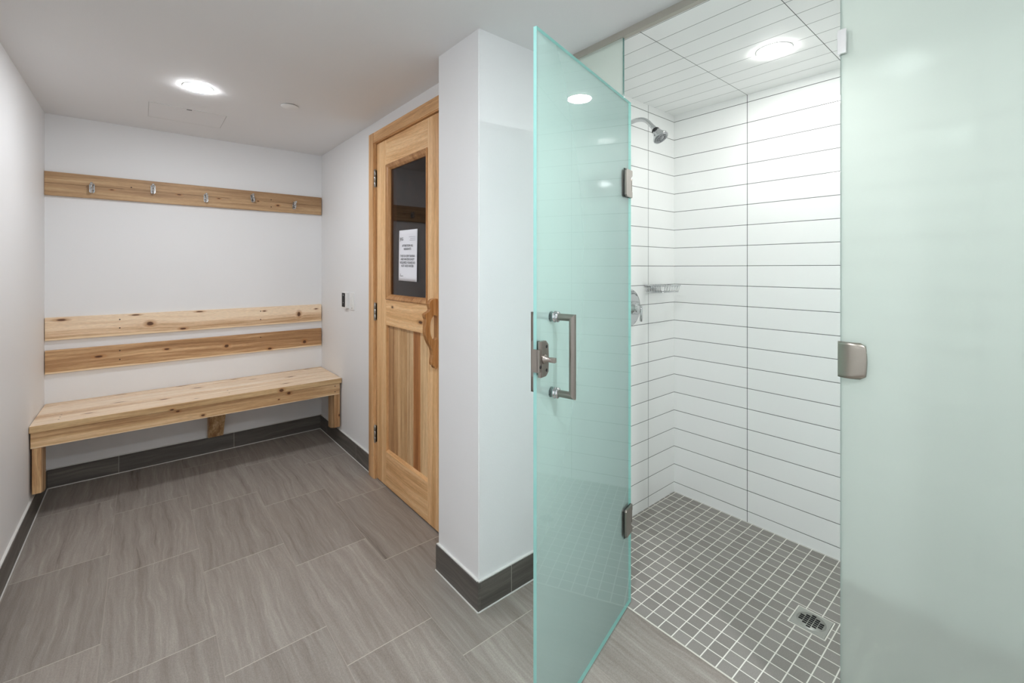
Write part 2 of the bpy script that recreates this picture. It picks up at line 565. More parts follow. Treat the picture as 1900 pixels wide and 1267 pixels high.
def edge_glass(name, col):
    t = NT(name)
    tp = t.n('ShaderNodeBsdfTranslucent'); tp.inputs[0].default_value = (*col, 1)
    df = t.n('ShaderNodeBsdfDiffuse'); df.inputs[0].default_value = (*col, 1)
    gl = t.n('ShaderNodeBsdfGlossy'); gl.inputs['Roughness'].default_value = 0.05
    a = t.n('ShaderNodeMixShader'); a.inputs[0].default_value = 0.5
    t.link(tp.outputs[0], a.inputs[1]); t.link(df.outputs[0], a.inputs[2])
    b = t.n('ShaderNodeMixShader'); b.inputs[0].default_value = 0.12
    t.link(a.outputs[0], b.inputs[1]); t.link(gl.outputs[0], b.inputs[2])
    t.link(b.outputs[0], t.out.inputs[0])
    return t.m

M_etch_door = etched_glass('etched_door_glass', (0.935, 0.99, 0.975), 0.38, 0.25, 0.38)
M_clear_door = clear_face('polished_door_glass', (0.85, 0.985, 0.96))
M_etch_panel = etched_glass('etched_panel_glass', (0.79, 0.845, 0.808), 0.18, 0.42, 0.42)
M_clear_panel = clear_face('polished_panel_glass', (0.95, 0.98, 0.965))
M_edge = edge_glass('glass_edge', (0.42, 0.80, 0.76))
M_edge_dark = edge_glass('glass_edge_dark', (0.16, 0.32, 0.30))

# ------------------------------------------------------------------ room shell
T = 0.12
def wallbox(name, mat, *c):
    bm = bm_new(); box(bm, *c)
    return struct(name, bm, mat)

# floor slab: stone tiles everywhere except the shower pan
bm = bm_new()
box(bm, XL - T, XG + 0.003, YF - T, YB + T, -0.10, 0.0)
box(bm, XG + 0.003, XS + 0.2, YP + 0.1, YB + T, -0.10, 0.0)
struct('floor', bm, M_floor)
wallbox('floor_shower', M_mosaic, XG + 0.003, XS + 0.1, YS - 0.1, YP + 0.1, -0.10, 0.0)
wallbox('ceiling', M_ceil, XL - T, XG - 0.011, YF - T, YB + T, ZC, ZC + 0.1)
wallbox('ceiling_shower', M_tile_ceil, XG + 0.011, XS + 0.1, YS - 0.1, YP + 0.05, ZS, ZS + 0.12)
wallbox('wall_left', M_wall, XL - T, XL, YF - T, YB + T, 0, ZC)
wallbox('wall_back', M_wall, XL, XD + T, YB, YB + T, 0, ZC)
wallbox('wall_behind', M_wall, XL, XG + T, YF - T, YF, 0, ZC)
# sauna wall with its door opening
DY0, DY1, DZ = 1.80, 2.585, 2.025
bm = bm_new()
box(bm, XD, XD + T, DY1, YB, 0, ZC)
box(bm, XD, XD + T, YP2, DY0, 0, ZC)
box(bm, XD, XD + T, DY0, DY1, DZ, ZC)
struct('wall_sauna', bm, M_wall)
# the wall end between sauna and shower (rounded drywall corner)
bm = bm_new(); box(bm, XP, XG - 0.012, YP, YP2, 0, ZC)
es = [e for e in bm.edges if abs(e.verts[0].co.z - e.verts[1].co.z) > 1 and e.verts[0].co.x < XP + 0.01]
bmesh.ops.bevel(bm, geom=es, offset=0.004, segments=3, affect='EDGES')
struct('wall_front', bm, M_wall)
wallbox('wall_shower_side', M_tile_side, XG - 0.012, XS + 0.1, YP, YP + 0.11, 0, ZC + 0.05)
wallbox('wall_shower_back', M_tile_back, XS, XS + 0.1, YS - 0.1, YP, 0, ZC + 0.05)
wallbox('wall_shower_end', M_tile_side, XG + 0.011, XS, YS - 0.1, YS, 0, ZC + 0.05)
wallbox('wall_right', M_wall, XG - 0.005, XG + T, YF, YS - 0.1, 0, ZC)
# sauna room behind the door
bm = bm_new()
SX1 = 2.5
box(bm, SX1, SX1 + 0.05, YP + 0.11, YB, 0, ZC)
box(bm, XD + T, SX1, YB - 0.05, YB, 0, ZC)
box(bm, XD + T, SX1, YP + 0.111, YP + 0.16, 0, ZC)
box(bm, XD + T + 0.001, SX1, YP + 0.16, YB - 0.05, ZC - 0.06, ZC)
struct('wall_sauna_lining', bm, M_sauna)

# header channel along the ceiling over the glass
bm = bm_new()
box(bm, XG - 0.011, XG + 0.011, YS - 0.1, YP, 2.137, ZC + 0.02)
struct('trim_2', bm, M_channel)

# tile baseboards with caulk bead on top
BH, BT = 0.106, 0.012
def base_with_caulk(name, mat, boxes, caulks):
    bm = bm_new()
    for c in boxes: box(bm, *c)
    o = struct(name, bm, mat)
    bm = bm_new()
    for c in caulks: box(bm, *c)
    loc = o.location.copy()
    bmesh.ops.translate(bm, verts=bm.verts, vec=-loc)
    k = obj('caulk', bm, M_caulk, o)
    return o
c = 0.004
base_with_caulk('baseboard_left', M_base_y, [(XL, XL + BT, YF, YB, 0, BH)],
                [(XL, XL + BT * 0.75, YF, YB, BH, BH + c), (XL + BT, XL + BT + c, YF, YB - BT, 0, 0.003)])
base_with_caulk('baseboard_back', M_base_x, [(XL + BT, XD, YB - BT, YB, 0, BH)],
                [(XL, XD, YB - BT * 0.75, YB, BH, BH + c), (XL + BT, XD - BT, YB - BT - c, YB - BT, 0, 0.003)])
base_with_caulk('baseboard_right', M_base_y, [(XD - BT, XD, 2.654, YB - BT, 0, BH)],
                [(XD - BT * 0.75, XD, 2.654, YB - BT, BH, BH + c), (XD - BT - c, XD - BT, 2.654, YB - BT, 0, 0.003)])
base_with_caulk('baseboard_front', M_base_y, [(XP - BT, XP, YP - BT, YP2, 0, BH)],
                [(XP - BT * 0.75, XP, YP, YP2, BH, BH + c), (XP - BT - c, XP - BT, YP - BT, YP2, 0, 0.003)])
base_with_caulk('baseboard_side', M_base_x, [(XP + 0.0002, XG - 0.006, YP - BT, YP, 0, BH)],
                [(XP - BT * 0.5, XG - 0.006, YP - BT * 0.75, YP, BH, BH + c), (XP - BT, XG - 0.006, YP - BT - c, YP - BT, 0, 0.003)])
base_with_caulk('baseboard_behind', M_base_x, [(XL + BT, XG, YF, YF + BT, 0, BH)], [(XL, XG, YF, YF + BT * 0.75, BH, BH + c)])

# ------------------------------------------------------------------ sauna door (door_1) and its wooden casing (trim_1)
WD = {}
W_door_z = wood('door_wood_upright', 2, *DOOR, across=1, scale=1.2, rough=0.45)
W_door_y = wood('door_wood_rail', 1, *DOOR, across=2, scale=1.2, rough=0.45)
W_door_mid = wood('door_wood_mid_rail', 1, *DOOR, across=2, scale=0.8, rough=0.45, knots=[(-0.17, -0.02, 0.022, 0.008), (0.16, 0.035, 0.012, 0.006)])
W_panel = wood('door_wood_boards', 2, srgb(176, 132, 90), srgb(206, 166, 122), srgb(226, 192, 150), across=1, scale=1.0, rough=0.5, planks=(2.440, 0.0765), world=True)
W_cas = wood('casing_wood', 2, srgb(190, 142, 94), srgb(214, 168, 118), srgb(230, 188, 140), across=1, scale=1.2, rough=0.45)
W_cas_y = wood('casing_wood_head', 1, srgb(190, 142, 94), srgb(214, 168, 118), srgb(230, 188, 140), across=2, scale=1.2, rough=0.45)
W_mould = wood('door_wood_moulding', 2, srgb(150, 100, 56), srgb(178, 128, 80), srgb(200, 152, 104), across=1, scale=1.4, rough=0.4)

bm = bm_new()
CX = 1.070
box(bm, CX, XD + 0.001, 2.586, 2.656, 0, 2.085, bevel=0.002)
box(bm, CX, XD + 0.001, 1.728, 1.799, 0, 2.085, bevel=0.002)
box(bm, CX + 0.006, XD + T, 2.578, 2.586, 0, 2.03)
box(bm, CX + 0.006, XD + T, 1.799, 1.806, 0, 2.03)
trim = struct('trim_1', bm, W_cas)
bm = bm_new()
tl = trim.location
box(bm, *shift(tl, CX + 0.0005, XD + 0.001, 1.80, 2.585, 2.022, 2.0845), bevel=0.002)
box(bm, *shift(tl, CX + 0.006, XD + T, 1.806, 2.578, 2.019, 2.0225))
obj('head_casing', bm, W_cas_y, trim)
bm = bm_new()
box(bm, *shift(tl, XD + 0.038, XD + 0.052, 1.806, 1.818, 0, 2.018))
box(bm, *shift(tl, XD + 0.038, XD + 0.052, 2.566, 2.578, 0, 2.018))
box(bm, *shift(tl, XD + 0.038, XD + 0.052, 1.818, 2.566, 2.006, 2.018))
obj('door_stop', bm, W_cas, trim)

SL0, SL1 = 1.087, 1.127          # door leaf faces
SY0, SY1, SZ0, SZ1 = 1.811, 2.570, 0.008, 2.014
GY0, GY1 = 1.955, 2.440          # inner edges of the stiles
door = bpy.data.objects.new('door_1', None); COL.objects.link(door)
door.location = (SL0, SY1, 0); door['kind'] = 'structure'
dl = door.location.copy()
def dpart(name, m, boxes, bevel=0.0015, parent=None, base=None):
    bm = bm_new()
    b = base if base is not None else dl
    for cc in boxes: box(bm, *shift(b, *cc), bevel=bevel)
    return obj(name, bm, m, parent or door)
dpart('stile', W_door_z, [(SL0, SL1, GY1, SY1, SZ0, SZ1)])
dpart('stile', W_door_z, [(SL0, SL1, SY0, GY0, SZ0, SZ1)])
dpart('top_rail', W_door_y, [(SL0, SL1, GY0, GY1, 1.868, SZ1)])
dpart('middle_rail', W_door_mid, [(SL0, SL1, GY0, GY1, 0.940, 1.088)])
dpart('bottom_rail', W_door_y, [(SL0, SL1, GY0, GY1, SZ0, 0.205)])
# tongue and groove boards with v-grooves
bm = bm_new()
n_b = 6; pw = 0.0765
for i in range(n_b + 1):
    y1 = 2.440 - i * pw; y0 = max(y1 - pw, GY0)
    if y1 <= GY0 + 0.002: break
    x = SL0 + 0.014
    g = 0.0035
    pts = [(x + g, y0, 0.2), (x, y0 + g, 0.2), (x, y1 - g, 0.2), (x + g, y1, 0.2), (x + 0.016, y1, 0.2), (x + 0.016, y0, 0.2)]
    prism(bm, [tuple(Vector(p) - dl) for p in pts], (0, 0, 0.745))
obj('board_panel', bm, W_panel, door)
# sloped ledge on the bottom rail and bead under the middle rail
bm = bm_new()
pts = [(SL0, GY0, 0.205), (SL0 + 0.014, GY0, 0.217), (SL0 + 0.014, GY0, 0.205)]
prism(bm, [tuple(Vector(p) - dl) for p in pts], (0, GY1 - GY0, 0))
obj('ledge', bm, W_door_y, door)
# glass moulding
bm = bm_new()
g0, g1, h0, h1 = GY0, GY1, 1.088, 1.868
w = 0.030
def mould(bm, a, b, horizontal, sign):
    prof = [(0.0, -0.004), (0.006, -0.007), (0.012, -0.002), (0.020, 0.002), (0.027, 0.010), (w, 0.014), (w, 0.03), (0.0, 0.03)]
    P = []
    for (d, x) in prof:
        if horizontal:  P.append(((SL0 + x, a[0] + 0 * d + d, a[1] + sign * d), (SL0 + x, b[0] - d, b[1] + sign * d)))
        else:           P.append(((SL0 + x, a[0] + sign * d, a[1] + d), (SL0 + x, b[0] + sign * d, b[1] - d)))
    A = [bm.verts.new(Vector(p[0]) - dl) for p in P]; B = [bm.verts.new(Vector(p[1]) - dl) for p in P]
    n = len(P)
    for i in range(n):
        j = (i + 1) % n
        bm.faces.new((A[i], A[j], B[j], B[i]))
    bm.faces.new(A); bm.faces.new(B[::-1])
mould(bm, (g0, h0), (g1, h0), True, 1)
mould(bm, (g0, h1), (g1, h1), True, -1)
mould(bm, (g0, h0), (g0, h1), False, 1)
mould(bm, (g1, h0), (g1, h1), False, -1)
obj('glass_moulding', bm, W_mould, door)
# dark tinted pane
t = NT('smoked_glass')
tp = t.n('ShaderNodeBsdfTransparent'); tp.inputs[0].default_value = (0.55, 0.44, 0.40, 1)
gl = t.n('ShaderNodeBsdfGlossy'); gl.inputs['Roughness'].default_value = 0.01
fr = thin_fresnel(t, 1.45)
mx = t.n('ShaderNodeMixShader')
t.link(fr.outputs[0], mx.inputs[0]); t.link(tp.outputs[0], mx.inputs[1]); t.link(gl.outputs[0], mx.inputs[2])
t.link(mx.outputs[0], t.out.inputs[0])
M_smoke = t.m
PX = SL0 + 0.018
dpart('pane', M_smoke, [(PX, PX + 0.006, g0 + 0.024, g1 - 0.024, h0 + 0.024, h1 - 0.024)], bevel=0)
# hinges of the sauna door
for zc in (1.810, 1.008, 0.271):
    bm = bm_new()
    y = 2.5795; x = SL0 - 0.008
    q = Vector((x, y, 0)) - dl
    for k in range(3):
        z0 = zc - 0.05 + k * 0.0336
        cyl(bm, (q.x, q.y, z0), (q.x, q.y, z0 + 0.0325), 0.0062, 14, bev=0.001)
    cyl(bm, (q.x, q.y, zc - 0.055), (q.x, q.y, zc + 0.056), 0.004, 10, bev=0.001)
    box(bm, q.x, q.x + 0.02, q.y - 0.0015, q.y + 0.0015, zc - 0.05, zc + 0.05)
    obj('hinge', bm, M_steel, door)
# carved wavy pull: a shaped plank standing off the door with an oval finger hole
HP = [(1.088, 1.122), (1.075, 1.124), (1.062, 1.121), (1.050, 1.112), (1.043, 1.100), (1.046, 1.086), (1.050, 1.073), (1.043, 1.064),
      (1.030, 1.058), (1.019, 1.051), (1.021, 1.040), (1.027, 1.028), (1.026, 1.010), (1.024, 0.990), (1.023, 0.970), (1.026, 0.950),
      (1.033, 0.930), (1.043, 0.910), (1.054, 0.893), (1.061, 0.875), (1.063, 0.855), (1.060, 0.838), (1.058, 0.820), (1.060, 0.808),
      (1.069, 0.802), (1.072, 0.794), (1.078, 0.788), (1.088, 0.796)]
HC = (1.072, 0.985)
hole = [(HC[0] + 0.025 * math.cos(a), HC[1] + 0.060 * math.sin(a)) for a in [2 * PI * i / 28 for i in range(28)]]
hole = [(min(x, 1.0855), z) for x, z in hole]
bm = bm_new()
ov = [bm.verts.new(Vector((x, 1.858, z)) - dl) for x, z in HP]
hv = [bm.verts.new(Vector((x, 1.858, z)) - dl) for x, z in hole]
oe = [bm.edges.new((ov[i], ov[(i + 1) % len(ov)])) for i in range(len(ov))]
he = [bm.edges.new((hv[i], hv[(i + 1) % len(hv)])) for i in range(len(hv))]
r = bmesh.ops.triangle_fill(bm, use_beauty=True, use_dissolve=False, edges=oe + he)
faces = [f for f in bm.faces]
r = bmesh.ops.extrude_face_region(bm, geom=faces)
for v in [x for x in r['geom'] if isinstance(x, bmesh.types.BMVert)]: v.co.y += 0.030
W_handle = wood('handle_wood', 2, srgb(140, 88, 44), srgb(176, 122, 70), srgb(206, 158, 104), across=0, scale=1.6, rough=0.4)
obj('handle', bm, W_handle, door)

# paper notice on the glass
t_f = None
def text_obj(body, size, M, mat, parent, name='lettering', xs=1.0, align='CENTER', spacing=1.0):
    cu = bpy.data.curves.new(name, 'FONT')
    cu.body = body; cu.size = size; cu.align_x = align; cu.align_y = 'CENTER'
    cu.space_line = spacing; cu.extrude = 0.00008; cu.resolution_u = 3
    cu.materials.append(mat)
    tmp = bpy.data.objects.new(name, cu)
    COL.objects.link(tmp)
    bpy.context.view_layer.update()
    me = bpy.data.meshes.new_from_object(tmp.evaluated_get(bpy.context.evaluated_depsgraph_get()))
    bpy.data.objects.remove(tmp)
    me.name = name
    if not me.materials: me.materials.append(mat)
    o = bpy.data.objects.new(name, me)
    COL.objects.link(o)
    o.parent = parent
    o.matrix_local = M
    return o
NPX = PX - 0.0012
notice = thing('paper_notice', 'white printed notice sheet taped to the dark sauna door glass', 'notice', (NPX, 2.200, 1.338), 0)
bm = bm_new()
nx, nz = 10, 12
Wn, Hn = 0.213, 0.278
grid = {}
for i in range(nx + 1):
    for j in range(nz + 1):
        y = -Wn / 2 + Wn * i / nx; z = -Hn / 2 + Hn * j / nz
        bend = -0.0012 * math.sin(PI * j / nz) - 0.0015 * (1 - j / nz) ** 2
        grid[i, j] = bm.verts.new((bend, y, z))
for i in range(nx):
    for j in range(nz):
        f = bm.faces.new((grid[i, j], grid[i + 1, j], grid[i + 1, j + 1], grid[i, j + 1])); f.smooth = True
ex = bmesh.ops.extrude_face_region(bm, geom=list(bm.faces))
for v in [x for x in ex['geom'] if isinstance(x, bmesh.types.BMVert)]: v.co.x += 0.0004
sheet = obj('sheet', bm, M_paper, notice, origin=(0, 0, 0))
notice.rotation_euler = (R(1.0), 0, 0)
def face_text(body, size, z, y=0.0, mat=M_ink, align='CENTER', sp=1.0, name='lettering'):
    # text faces -X: local x runs towards -Y, local y runs up
    Mx = Matrix(((0, 0, -1, -0.0034), (-1, 0, 0, y), (0, 1, 0, z), (0, 0, 0, 1)))
    return text_obj(body, size, Mx, mat, notice, name, align=align, spacing=sp)
face_text('JKG', 0.024, 0.090, 0.070, sp=1.0)
face_text('ATTENTION ALL\nRESIDENTS', 0.0172, 0.044, 0.0, sp=1.05)
face_text('THIS IS A DRY SAUNA\nAND WATER IS NOT\nREQUIRED. PLEASE DO\nNOT ADD WATER', 0.0172, -0.030, 0.0, sp=1.05)
face_text('The\nManagement', 0.008, -0.108, 0.088, align='LEFT', sp=1.0)
bm = bm_new()
for k, ln in enumerate((0.075, 0.06, 0.068)):
    box(bm, -0.0032, -0.0030, -0.092, -0.092 + ln, 0.099 - k * 0.009, 0.1005 - k * 0.009)
obj('letterhead_line', bm, M_ink_soft, notice)

# ------------------------------------------------------------------ thermostat and switch plate by the door
th = thing('thermostat', 'small dark-screened controller unit on white wall left of the sauna door', 'thermostat', (XD, 3.105, 1.047))
bm = bm_new(); box(bm, -0.022, 0, -0.040, 0.040, -0.056, 0.056, bevel=0.004); obj('housing', bm, M_white_pl, th)
bm = bm_new(); box(bm, -0.0245, -0.0215, -0.020, 0.036, -0.046, 0.050, bevel=0.001); obj('screen', bm, M_grey_pl, th)
M_ind = simple('pale_indicator', (0.5, 0.52, 0.56), 0.4)
bm = bm_new(); box(bm, -0.0252, -0.0244, 0.004, 0.012, 0.030, 0.040); obj('indicator', bm, M_ind, th)
bm = bm_new(); box(bm, -0.0252, -0.0244, 0.006, 0.011, -0.020, -0.014); obj('indicator', bm, M_ind, th)
sw = thing('switch_plate', 'plain white switch plate right beside the dark-screened controller', 'switch', (XD, 2.998, 1.045))
bm = bm_new(); box(bm, -0.006, 0, -0.036, 0.036, -0.058, 0.058, bevel=0.002); obj('plate', bm, M_white_pl, sw)
bm = bm_new(); box(bm, -0.010, -0.005, -0.016, 0.016, -0.032, 0.034, bevel=0.0015); obj('rocker', bm, M_white_pl, sw)
bm = bm_new(); box(bm, -0.0072, -0.0058, -0.006, 0.006, -0.048, -0.044); obj('marking', bm, simple('grey_mark', (0.12, 0.12, 0.13), 0.4), sw)

# ------------------------------------------------------------------ boards on the back wall
def wall_board(name, label, x0, x1, z0, z1, mat, group=None, th=0.021):
    bm = bm_new(); box(bm, x0, x1, YB - th, YB, z0, z1, bevel=0.0015)
    o = obj(name, bm, mat)
    return tag(o, label, 'board', group)
bx0, bx1 = -0.427, 1.0905
cxm = (bx0 + bx1) / 2
def K(x, z, zc, a, b): return (x - cxm, z - zc, a, b)
zc1, zc2, zc0 = (0.984 + 0.852) / 2, (0.795 + 0.660) / 2, (1.827 + 1.690) / 2
W_b0 = wood('hook_board_wood', 0, srgb(158, 124, 90), srgb(186, 152, 114), srgb(206, 176, 138), across=2, scale=0.8,
            knots=[K(-0.14, 1.75, zc0, 0.010, 0.003), K(0.19, 1.755, zc0, 0.012, 0.004), K(0.41, 1.752, zc0, 0.010, 0.003), K(0.78, 1.737, zc0, 0.012, 0.006), K(0.65, 1.757, zc0, 0.008, 0.004)],
            holes=[(0.735 - cxm, 1.775 - zc0), (0.735 - cxm, 1.722 - zc0), (-0.05 - cxm, 1.775 - zc0)], pith=(0.008, 0.0024))
W_b1 = wood('upper_back_board_wood', 0, *CED_L, across=2, scale=0.7,
            knots=[K(0.04, 0.915, zc1, 0.018, 0.013), K(0.925, 0.917, zc1, 0.012, 0.018), K(1.05, 0.950, zc1, 0.012, 0.004), K(0.69, 0.955, zc1, 0.011, 0.004), K(-0.36, 0.968, zc1, 0.022, 0.006), K(-0.03, 0.975, zc1, 0.020, 0.004), K(0.30, 0.975, zc1, 0.02, 0.004), K(0.21, 0.868, zc1, 0.018, 0.006)],
            holes=[(-0.105 - cxm, 0.952 - zc1), (-0.105 - cxm, 0.900 - zc1), (0.665 - cxm, 0.955 - zc1), (0.665 - cxm, 0.895 - zc1)], sap=(-0.066, 0.010, 1))
W_b2 = wood('lower_back_board_wood', 0, *CED_D, across=2, scale=0.7,
            knots=[K(-0.20, 0.735, zc2, 0.02, 0.007), K(0.125, 0.742, zc2, 0.014, 0.006), K(0.455, 0.725, zc2, 0.014, 0.011), K(0.965, 0.700, zc2, 0.013, 0.013), K(0.725, 0.675, zc2, 0.014, 0.008)],
            holes=[(-0.105 - cxm, 0.760 - zc2), (-0.105 - cxm, 0.705 - zc2), (0.665 - cxm, 0.765 - zc2)], sap=(-0.0665, 0.008, 1))
wall_board('hook_board', 'long greyish cedar board high on the back wall carrying five hooks', bx0 - 0.002, bx1, 1.690, 1.827, W_b0)
wall_board('backrest_board', 'pale knotty cedar backrest board, upper of the two above the bench', bx0, bx1, 0.852, 0.984, W_b1, 'cedar backrest boards above the bench')
wall_board('backrest_board', 'darker brown cedar backrest board, lower one just above the bench', bx0, bx1, 0.660, 0.795, W_b2, 'cedar backrest boards above the bench')

# ------------------------------------------------------------------ robe hooks
def hook_parts(root):
    bm = bm_new()          # rounded back plate
    pts = []
    for i in range(20):
        a = 2 * PI * i / 20
        pts.append((0.0125 * math.cos(a), -0.0005, (0.018 if math.sin(a) > 0 else -0.016) + 0.0125 * math.sin(a)))
    prism(bm, pts, (0, -0.0045, 0), bevel=0.0012)
    obj('back_plate', bm, M_chrome, root)
    bm = bm_new()          # upper long prong, curving out and up
    P = [Vector((0, -0.004, 0.002))]
    for i in range(10):
        a = R(-90 + 105 * i / 9)
        P.append(Vector((0, -0.016 - 0.017 * math.cos(a) - 0.004, 0.008 + 0.014 * math.sin(a) + 0.003)))
    P.append(P[-1] + Vector((0, -0.004, 0.010)))
    tube(bm, P, [0.0052] + [0.0048] * 10 + [0.0052], 12)
    bmesh.ops.create_uvsphere(bm, u_segments=14, v_segments=10, radius=0.0078, matrix=Matrix.Translation(P[-1]))
    for f in bm.faces: f.smooth = True
    obj('upper_hook', bm, M_chrome, root)
    bm = bm_new()          # lower prong
    P = [Vector((0, -0.004, -0.012)), Vector((0, -0.014, -0.020)), Vector((0, -0.024, -0.025)), Vector((0, -0.034, -0.024)), Vector((0, -0.040, -0.017)), Vector((0, -0.041, -0.008))]
    tube(bm, P, [0.005, 0.0045, 0.0045, 0.0045, 0.0045, 0.005], 12)
    bmesh.ops.create_uvsphere(bm, u_segments=14, v_segments=10, radius=0.0070, matrix=Matrix.Translation(P[-1]))
    for f in bm.faces: f.smooth = True
    obj('lower_hook', bm, M_chrome, root)
    for z in (0.024, -0.023):
        bm = bm_new()
        lathe(bm, (0, -0.0048, z), (0, -1, 0), [(0.0035, 0), (0.0032, 0.001), (0.002, 0.0018), (0, 0.002)], 12)
        obj('screw', bm, M_steel, root)
HY = YB - 0.0205
hook_specs = [(-0.230, 1.748, 0, 'chrome robe hook nearest the left wall, first on the cedar board'),
              (0.055, 1.774, 0, 'chrome robe hook second from the left wall on the cedar board'),
              (0.335, 1.746, 0, 'bright chrome robe hook in the middle of the five on the board'),
              (0.615, 1.772, -8, 'slightly tilted chrome robe hook, fourth from the left wall'),
              (0.892, 1.746, 6, 'chrome robe hook nearest the right end of the board')]
HG = 'chrome robe hooks on the cedar board'
hk0 = thing('robe_hook', hook_specs[0][3], 'hook', (hook_specs[0][0], HY, hook_specs[0][1]), 0, HG)
hook_parts(hk0)
for (hx, hz, tilt, lab) in hook_specs[1:]:
    r_ = hk0.copy(); COL.objects.link(r_); r_.location = (hx, HY, hz); r_.rotation_euler = (0, R(tilt), 0); r_['label'] = lab
    for ch in list(hk0.children):
        c_ = ch.copy(); COL.objects.link(c_); c_.parent = r_

# ------------------------------------------------------------------ bench
bench = thing('bench', 'long low cedar slat bench spanning wall to wall under the backrest boards', 'bench', ((XL + XD) / 2, 3.43, 0))
bl = bench.location.copy()
X0, X1 = XL + 0.002, XD - 0.004
def bpart(name, m, cc, bevel=0.002):
    bm = bm_new(); box(bm, *shift(bl, *cc), bevel=bevel)
    return obj(name, bm, m, bench)
BTOP = 0.488
hx_ = (X0 + X1) / 2
def KB(x, y, yc, a, b): return (x - hx_, y - yc, a, b)
W_s1 = wood('seat_wood_front', 0, *SEAT, across=1, scale=0.8, knots=[KB(0.1, 3.36, 3.302, 0.02, 0.008), KB(-0.22, 3.30, 3.302, 0.018, 0.005), KB(0.75, 3.29, 3.302, 0.02, 0.006), KB(0.25, 3.255, 3.302, 0.012, 0.003)], holes=[KB(-0.33, 3.26, 3.302, 0, 0)[:2], KB(-0.33, 3.31, 3.302, 0, 0)[:2], KB(-0.33, 3.36, 3.302, 0, 0)[:2], KB(0.42, 3.27, 3.302, 0, 0)[:2], KB(0.42, 3.34, 3.302, 0, 0)[:2]])
W_s2 = wood('seat_wood_middle', 0, *SEAT, across=1, scale=0.9, knots=[KB(0.28, 3.54, 3.505, 0.022, 0.007), KB(-0.1, 3.45, 3.505, 0.025, 0.005), KB(0.82, 3.47, 3.505, 0.02, 0.008), KB(0.6, 3.56, 3.505, 0.02, 0.005)])
W_s3 = wood('seat_wood_back', 0, *SEAT, across=1, scale=1.0, knots=[KB(-0.1, 3.65, 3.642, 0.03, 0.004), KB(0.2, 3.655, 3.642, 0.03, 0.005), KB(0.5, 3.64, 3.642, 0.025, 0.005), KB(0.98, 3.65, 3.642, 0.02, 0.006)])
s1 = bpart('seat_slat', W_s1, (X0, X1, 3.200, 3.399, BTOP - 0.036, BTOP), 0.004)
s2 = bpart('seat_slat', W_s2, (X0, X1, 3.411, 3.598, BTOP - 0.036, BTOP), 0.004)
s3 = bpart('seat_slat', W_s3, (X0, X1, 3.610, YB - 0.001, BTOP - 0.036, BTOP), 0.004)
W_edge_shaded = wood('seat_edge_shaded_wood', 0, srgb(158, 120, 80), srgb(192, 156, 112), srgb(214, 184, 140), across=2, scale=0.8, knots=[(0.37, -0.002, 0.014, 0.011), (-0.2, -0.012, 0.010, 0.005)])  # front face browner: edge grain, and its weaker light put into the colour
s1.data.materials.append(W_edge_shaded)
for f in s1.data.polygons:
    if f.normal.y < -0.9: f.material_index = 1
W_ap = wood('apron_wood', 0, *CED_M, across=2, scale=0.7, knots=[(-0.17, 0.028, 0.010, 0.005), (-0.05, -0.02, 0.01, 0.006), (0.36, -0.004, 0.006, 0.004), (0.42, 0.026, 0.012, 0.009)], holes=[(0.72, 0.022), (0.72, -0.018)], sap=(-0.040, 0.006, 1))
bpart('apron', W_ap, (X0 + 0.004, X1 - 0.010, 3.211, 3.249, BTOP - 0.036 - 0.079, BTOP - 0.0365), 0.002)
W_leg = wood('bench_leg_wood', 2, *CED_M, across=0, scale=1.2, knots=[(0.014, -0.07, 0.010, 0.006)][:0])
W_leg_r = wood('bench_leg_wood_right', 2, *CED_M, across=0, scale=1.2, knots=[(-0.06, 0.016, 0.010, 0.008)])
zt = BTOP - 0.1155
def leg_board(x0, x1, m, zlow):
    # board on edge against the side wall; lower back corner cut away
    bm = bm_new()
    pts = [(x0, 3.212, zlow), (x0, 3.30, zlow - 0.025), (x0, 3.345, zlow - 0.027), (x0, 3.345, BTOP - 0.037), (x0, 3.245, BTOP - 0.037), (x0, 3.245, zt), (x0, 3.212, zt)]
    prism(bm, [tuple(Vector(p) - bl) for p in pts], (x1 - x0, 0, 0), bevel=0.0015)
    return obj('leg', bm, m, bench)
leg_board(XL + 0.011, XL + 0.044, W_leg, 0.146)
leg_board(XD - 0.052, XD - 0.013, W_leg_r, 0.140)
# slanting prop in the middle from the wall foot to the apron
bm = bm_new()
pts = [(0.345, YB - 0.001, 0.113), (0.345, YB - 0.04, 0.113), (0.345, 3.42, BTOP - 0.037), (0.345, 3.53, BTOP - 0.037), (0.345, YB - 0.001, 0.24)]
prism(bm, [tuple(Vector(p) - bl) for p in pts], (0.088, 0, 0), bevel=0.0015)
obj('middle_brace', bm, W_leg, bench)
# wall cleat under the slats
bpart('wall_cleat', W_ap, (XL + 0.056, XD - 0.053, YB - 0.039, YB - 0.001, BTOP - 0.075, BTOP - 0.0365), 0.001)

# ------------------------------------------------------------------ ceiling fittings
def downlight(x, y, z, label, lampmat, name='ceiling_light'):
    root = thing(name, label, 'light', (x, y, z), 0, 'round recessed ceiling lights')
    bm = bm_new()
    lathe(bm, (0, 0, 0), (0, 0, -1), [(0.0595, -0.001), (0.0595, 0.003), (0.0625, 0.0025), (0.0645, 0.001), (0.065, 0.0), (0.0595, 0.0)], 48)
    obj('trim_ring', bm, M_white_pl, root)
    bm = bm_new()
    lathe(bm, (0, 0, 0), (0, 0, -1), [(0, 0.0005), (0.0592, 0.0005), (0.0592, 0.0046), (0.057, 0.0058), (0.040, 0.0065), (0, 0.007)], 48)
    obj('diffuser', bm, lampmat, root)
    return root
downlight(0.213, 2.675, ZC, 'round glowing ceiling light above the bench area', M_lamp)
downlight(1.925, 0.683, ZS, 'round glowing light in the tiled shower ceiling', M_lamp_s)
